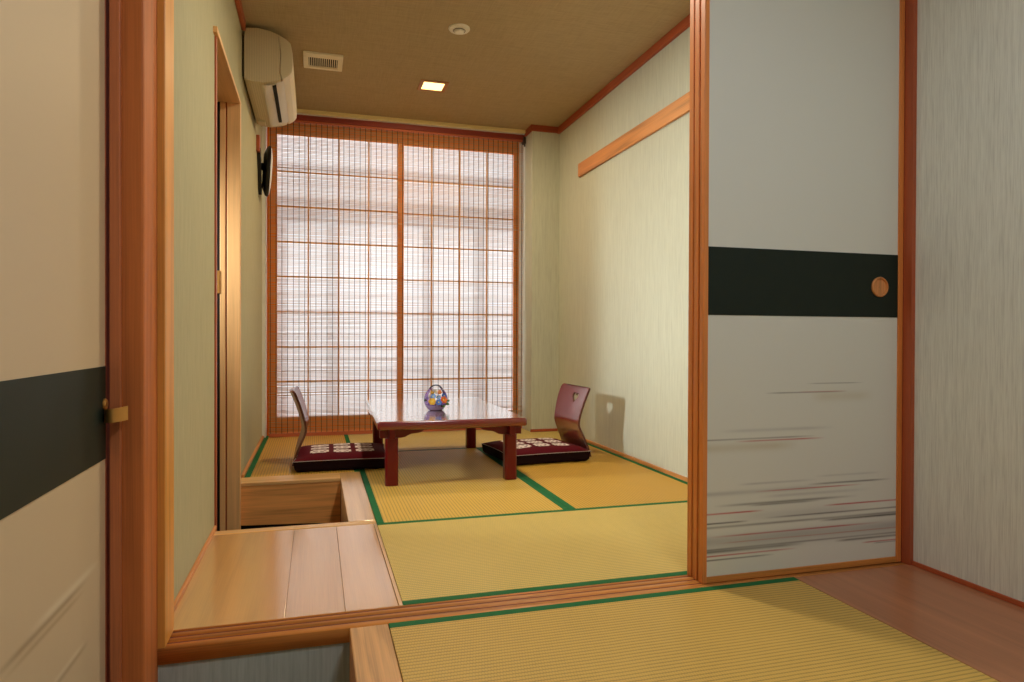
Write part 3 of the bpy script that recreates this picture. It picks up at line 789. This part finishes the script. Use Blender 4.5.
for i, (dx, dz, dy, L, an, c) in enumerate(((-.058, .070, -.036, .022, 200, 'leaf_d'), (.050, .046, -.046, .026, -20, 'leaf'), (.034, .040, -.052, .022, -70, 'leaf'), (.0, .074, -.046, .018, 80, 'leaf'), (-.006, .040, -.056, .018, -100, 'leaf_d'), (.060, .056, -.03, .02, 10, 'leaf'), (.020, .038, -.056, .016, -60, 'leaf_d'), (.012, .080, -.04, .016, 60, 'leaf'))):
    cen = BC+Vector((dx, dy, dz)); a = math.radians(an); m = MB(); b = m.bm; rows = []
    for u in (0, .25, .5, .75, 1):
        wd = L*.36*math.sin(PI*(.06+u*.92)); ax = Vector((math.cos(a), -.25*u, math.sin(a))); sd = Vector((-math.sin(a), 0, math.cos(a)))
        rows.append([b.verts.new(cen+ax*L*u+sd*wd*s+Vector((0, -.004 if s == 0 else 0, 0))) for s in (-1, 0, 1)])
    for k in range(4):
        for s in range(2): b.faces.new((rows[k][s], rows[k][s+1], rows[k+1][s+1], rows[k+1][s]))
    m.build('leaf', M[c], fb)

# ------------------------------------------------------------------ air conditioner
AY0, AY1 = 4.075, 4.94
ac = empty('air_conditioner', (XL, (AY0+AY1)/2, 2.23), 'cream wall air conditioner high on the left wall near the ceiling', 'air conditioner')
top_ = [(XL+.010, 2.533), (-.316, 2.540), (-.252, 2.531), (-.205, 2.515), (-.165, 2.494), (-.140, 2.472)]
front = [(-.140, 2.472), (-.130, 2.42), (-.126, 2.35), (-.130, 2.312), (-.145, 2.290), (-.176, 2.268)]
bot = [(-.176, 2.268), (-.224, 2.247), (-.294, 2.232), (-.358, 2.238), (XL+.010, 2.248)]
inner = top_+[(-.150, 2.435), (-.176, 2.41), (-.182, 2.34), (-.186, 2.276)]+bot[1:]
pr = [p for p in top_[:4]]+[(-.196, 2.40), (-.200, 2.30), (-.190, 2.262)]+bot[1:]
MB().prism(pr, 'Y', AY0, AY1, bev=.004).build('body', M['ac_rib'], ac)
pr = [top_[3], top_[4]]+front[0:]+[(-.187, 2.264), (-.197, 2.30), (-.193, 2.40)]
MB().box(XL, XL+.012, AY0+.03, AY1-.03, 2.27, 2.50, .002).build('back_plate', M['black'], ac)
MB().prism(pr, 'Y', AY0-.001, AY1+.001, bev=.004).build('front_panel', M['ac'], ac)['label'] = 'smooth curved front cover'
m = MB().sheet(lambda u, v: (-.178-.118*v, AY0+.03+(AY1-AY0-.09)*u, 2.2665-.037*math.sin(v*PI/2)**1.0-.0008), 1, 12); m.build('louvre_flap', M['ac_white'], ac)['label'] = 'glossy white louvre flap'
MB().prism([(-.240, 2.2425), (-.220, 2.2462), (-.220, 2.236), (-.240, 2.233)], 'Y', AY0+.05, AY1-.13).build('outlet_slot', M['dark_void'], ac)['label'] = 'narrow black outlet slot'
MB().box(-.372, -.325, AY1-.15, AY1-.06, 2.222, 2.239, .003).build('receiver_box', M['ac'], ac)

# ------------------------------------------------------------------ small fitting on the left wall by the blind
wf = empty('wall_fitting', (XL, 5.2, 1.82), 'black wall fitting with a pale disc seen edge-on, beside the blind below the air conditioner', 'wall fitting')
MB().box(XL, XL+.022, 5.02, 5.10, 2.09, 2.20, .003).build('mounting_block', M['red_y'], wf)
MB().prism([(5.06, 2.12), (5.10, 2.13), (5.19, 1.98), (5.22, 1.82), (5.20, 1.82), (5.14, 1.95)], 'X', XL+.002, XL+.024, bev=.002).build('wall_bracket', M['black'], wf)
MB().tube([(XL+.015, 5.19, 2.02), (-.365, 5.24, 2.03), (-.345, 5.27, 2.04)], .028, 14).build('arm', M['black'], wf)
MB().tube([(XL+.012, 5.20, 1.88), (-.365, 5.25, 1.89), (-.35, 5.28, 1.89)], .018, 14).build('arm', M['black'], wf)
m = MB().lathe([(.001, -.022), (.120, -.022), (.176, .000), (.184, .012), (.184, .024), (.001, .024)], 40, (0, 0, 0), 'X', cap=False)
rot = Matrix.Translation((-.352, 5.29, 2.012)) @ Matrix.Rotation(math.radians(6), 4, 'Z') @ Matrix.Rotation(math.radians(3), 4, 'Y')
m.bm.transform(rot); m.build('backing_disc', M['black'], wf)
m = MB().lathe([(.178, .022), (.165, .030), (.12, .038), (.001, .041)], 40, (0, 0, 0), 'X', cap=False); m.bm.transform(rot); m.build('disc_face', M['disc'], wf)['label'] = 'pale domed face'

# ------------------------------------------------------------------ ceiling fittings
v = empty('ceiling_vent', (.045, 4.49, ZC), 'rectangular cream ceiling vent grille beside the air conditioner', 'vent')
fx0, fx1, fy0, fy1 = -.077, .165, 4.366, 4.612
gx0, gx1, gy0, gy1 = fx0+.032, fx1-.032, fy0+.060, fy1-.030
zt = ZC-.016
m = MB().box(fx0, fx1, fy0, gy0, zt, ZC, .004).box(fx0, fx1, gy1, fy1, zt, ZC, .004).box(fx0, gx0, gy0, gy1, zt, ZC, .002).box(gx1, fx1, gy0, gy1, zt, ZC, .002)
m.build('frame', M['vent'], v)
MB().box(gx0, gx1, gy0, gy1, ZC-.004, ZC-.001, 0).build('backing', M['dark_void'], v)
for k in range(14):
    x = gx0+(gx1-gx0)*(k+.5)/14; MB().box(x-.0024, x+.0024, gy0, gy1, zt+.002, ZC-.004, .0005).build('louvre', M['vent'], v)
s = empty('smoke_detector', (.786, 3.797, ZC), 'round white smoke detector on the ceiling in front of the lamp', 'smoke detector')
MB().lathe([(.001, ZC), (.061, ZC), (.062, ZC-.006), (.056, ZC-.013), (.03, ZC-.014), (.001, ZC-.014)], 36, (.786, 3.797, 0), cap=False).build('base', M['white'], s)
MB().lathe([(.030, ZC-.012), (.028, ZC-.022), (.020, ZC-.028), (.001, ZC-.028)], 28, (.786, 3.797, 0), cap=False).build('sensor', M['white'], s)
MB().lathe([(.033, ZC-.0135), (.036, ZC-.016), (.033, ZC-.018)], 28, (.786, 3.797, 0), cap=False).build('sensor_ring', plain('grey_plastic', (120, 112, 100), .5), s)
def downlight(x, y, label):
    e = empty('ceiling_light', (x, y, ZC), label, 'ceiling light', 'recessed ceiling lights'); a = .098; b = .072
    m = MB().box(x-a, x+a, y-a, y-b, ZC-.007, ZC, .002).box(x-a, x+a, y+b, y+a, ZC-.007, ZC, .002).box(x-a, x-b, y-b, y+b, ZC-.007, ZC, .002).box(x+b, x+a, y-b, y+b, ZC-.007, ZC, .002)
    m.build('frame', M['bezel'], e)
    MB().box(x-b, x+b, y-b, y+b, ZC-.004, ZC-.001, 0).build('diffuser', M['lamp'], e)
    return e
downlight(.79, 4.722, 'square recessed ceiling lamp, lit warm yellow, before the blind')

# ------------------------------------------------------------------ lights
def area(name, loc, rot, sx, sy, power, color, spread=PI):
    L = bpy.data.lights.new(name, 'AREA'); L.shape = 'RECTANGLE'; L.size = sx; L.size_y = sy; L.energy = power; L.color = color; L.spread = spread
    o = bpy.data.objects.new(name, L); COL.objects.link(o); o.location = loc; o.rotation_euler = rot; return o
area('daylight', (.7, 7.3, 1.7), (math.radians(-90), 0, 0), 4.2, 3.6, 200, (1, .985, .96))
area('downlight_glow', (.79, 4.722, ZC-.012), (0, 0, 0), .14, .14, 20, (1.0, .77, .47))
area('downlight_glow', (.79, 2.72, ZC-.012), (0, 0, 0), .14, .14, 22, (1.0, .9, .72))  # added downlight out of view, brightens the sunken step and side jamb
area('unseen_hall_lamp', (-1.5, 3.50, 1.38), (0, math.radians(-80), 0), .20, .20, 10, (.97, 1.0, .95), math.radians(70))  # unseen lamp added to cast the chair's shadow on the right wall
area('unseen_near_lamp', (.9, .35, ZN-.03), (0, 0, 0), .5, .5, 21, (.92, .96, 1.0))  # unseen lamp added to light the near room
L = bpy.data.lights.new('low_sun', 'SUN'); L.energy = 3.2; L.angle = math.radians(5); L.color = (1, .97, .93)
o = bpy.data.objects.new('low_sun', L); COL.objects.link(o); o.location = (2, 11, 5); o.rotation_euler = (math.radians(-70), 0, math.radians(-6))
# made-up housings for the unseen lamps
e = empty('ceiling_light', (.79, 2.72, ZC)); tag(e, 'added square recessed ceiling lamp nearest the doorway, out of view', 'ceiling light', 'recessed ceiling lights')
m = MB(); x, y, a, b = .79, 2.72, .098, .072
m.box(x-a, x+a, y-a, y-b, ZC-.007, ZC, .002).box(x-a, x+a, y+b, y+a, ZC-.007, ZC, .002).box(x-a, x-b, y-b, y+b, ZC-.007, ZC, .002).box(x+b, x+a, y-b, y+b, ZC-.007, ZC, .002)
m.build('frame', M['bezel'], e); MB().box(x-b, x+b, y-b, y+b, ZC-.004, ZC-.001, 0).build('diffuser', M['lamp'], e)

e = empty('added_ceiling_lamp', (.9, .35, ZN), 'added square white ceiling lamp of the near room, out of view', 'ceiling lamp')
m = MB(); x, y, a, b = .9, .35, .29, .255
m.box(x-a, x+a, y-a, y-b, ZN-.035, ZN, .003).box(x-a, x+a, y+b, y+a, ZN-.035, ZN, .003).box(x-a, x-b, y-b, y+b, ZN-.035, ZN, .003).box(x+b, x+a, y-b, y+b, ZN-.035, ZN, .003)
m.build('frame', M['white'], e); MB().box(x-b, x+b, y-b, y+b, ZN-.006, ZN-.001, 0).build('backing', M['white'], e)
e = empty('added_wall_lamp', (-1.70, 3.5, 1.38), 'added white lamp housing, unseen in the hall beyond the side door', 'wall lamp')
MB().box(-1.70, -1.66, 3.44, 3.56, 1.30, 1.46, .004).build('base', M['white'], e)
MB().box(-1.66, -1.535, 3.38, 3.62, 1.26, 1.50, .006).build('lamp_box', M['white'], e)
wd = bpy.data.worlds.new('outdoor_sky'); SC.world = wd; wd.use_nodes = True
nt = wd.node_tree; nt.nodes.clear(); o = nt.nodes.new('ShaderNodeOutputWorld'); bg = nt.nodes.new('ShaderNodeBackground')
bg.inputs[0].default_value = (.75, .82, .9, 1); bg.inputs[1].default_value = .8; nt.links.new(bg.outputs[0], o.inputs[0])

# ------------------------------------------------------------------ camera
yw, p, r = math.radians(16.2465), math.radians(-.409), math.radians(.1986)
right = Vector((math.cos(yw), -math.sin(yw), 0)); fwd = Vector((math.sin(yw), math.cos(yw), 0)); up = Vector((0, 0, 1))
f2 = fwd*math.cos(p)+up*math.sin(p); u2 = up*math.cos(p)-fwd*math.sin(p)
r2 = right*math.cos(r)+u2*math.sin(r); u3 = u2*math.cos(r)-right*math.sin(r)
cam = bpy.data.cameras.new('camera'); cam.sensor_width = 36; cam.lens = 673.99/1024*36; cam.clip_start = .05
co = bpy.data.objects.new('camera', cam); COL.objects.link(co)
mt = Matrix((right, up, fwd)).to_4x4()
mt = Matrix(((r2.x, u3.x, -f2.x, 0), (r2.y, u3.y, -f2.y, 0), (r2.z, u3.z, -f2.z, .8), (0, 0, 0, 1)))
co.matrix_world = mt; SC.camera = co
vs = SC.view_settings; vs.view_transform = 'Standard'; vs.look = 'None'; vs.gamma = 1; vs.exposure = 0; vs.use_curve_mapping = False
SC.cycles.use_denoising = True
SC.cycles.max_bounces = 10; SC.cycles.diffuse_bounces = 6; SC.cycles.sample_clamp_indirect = 8
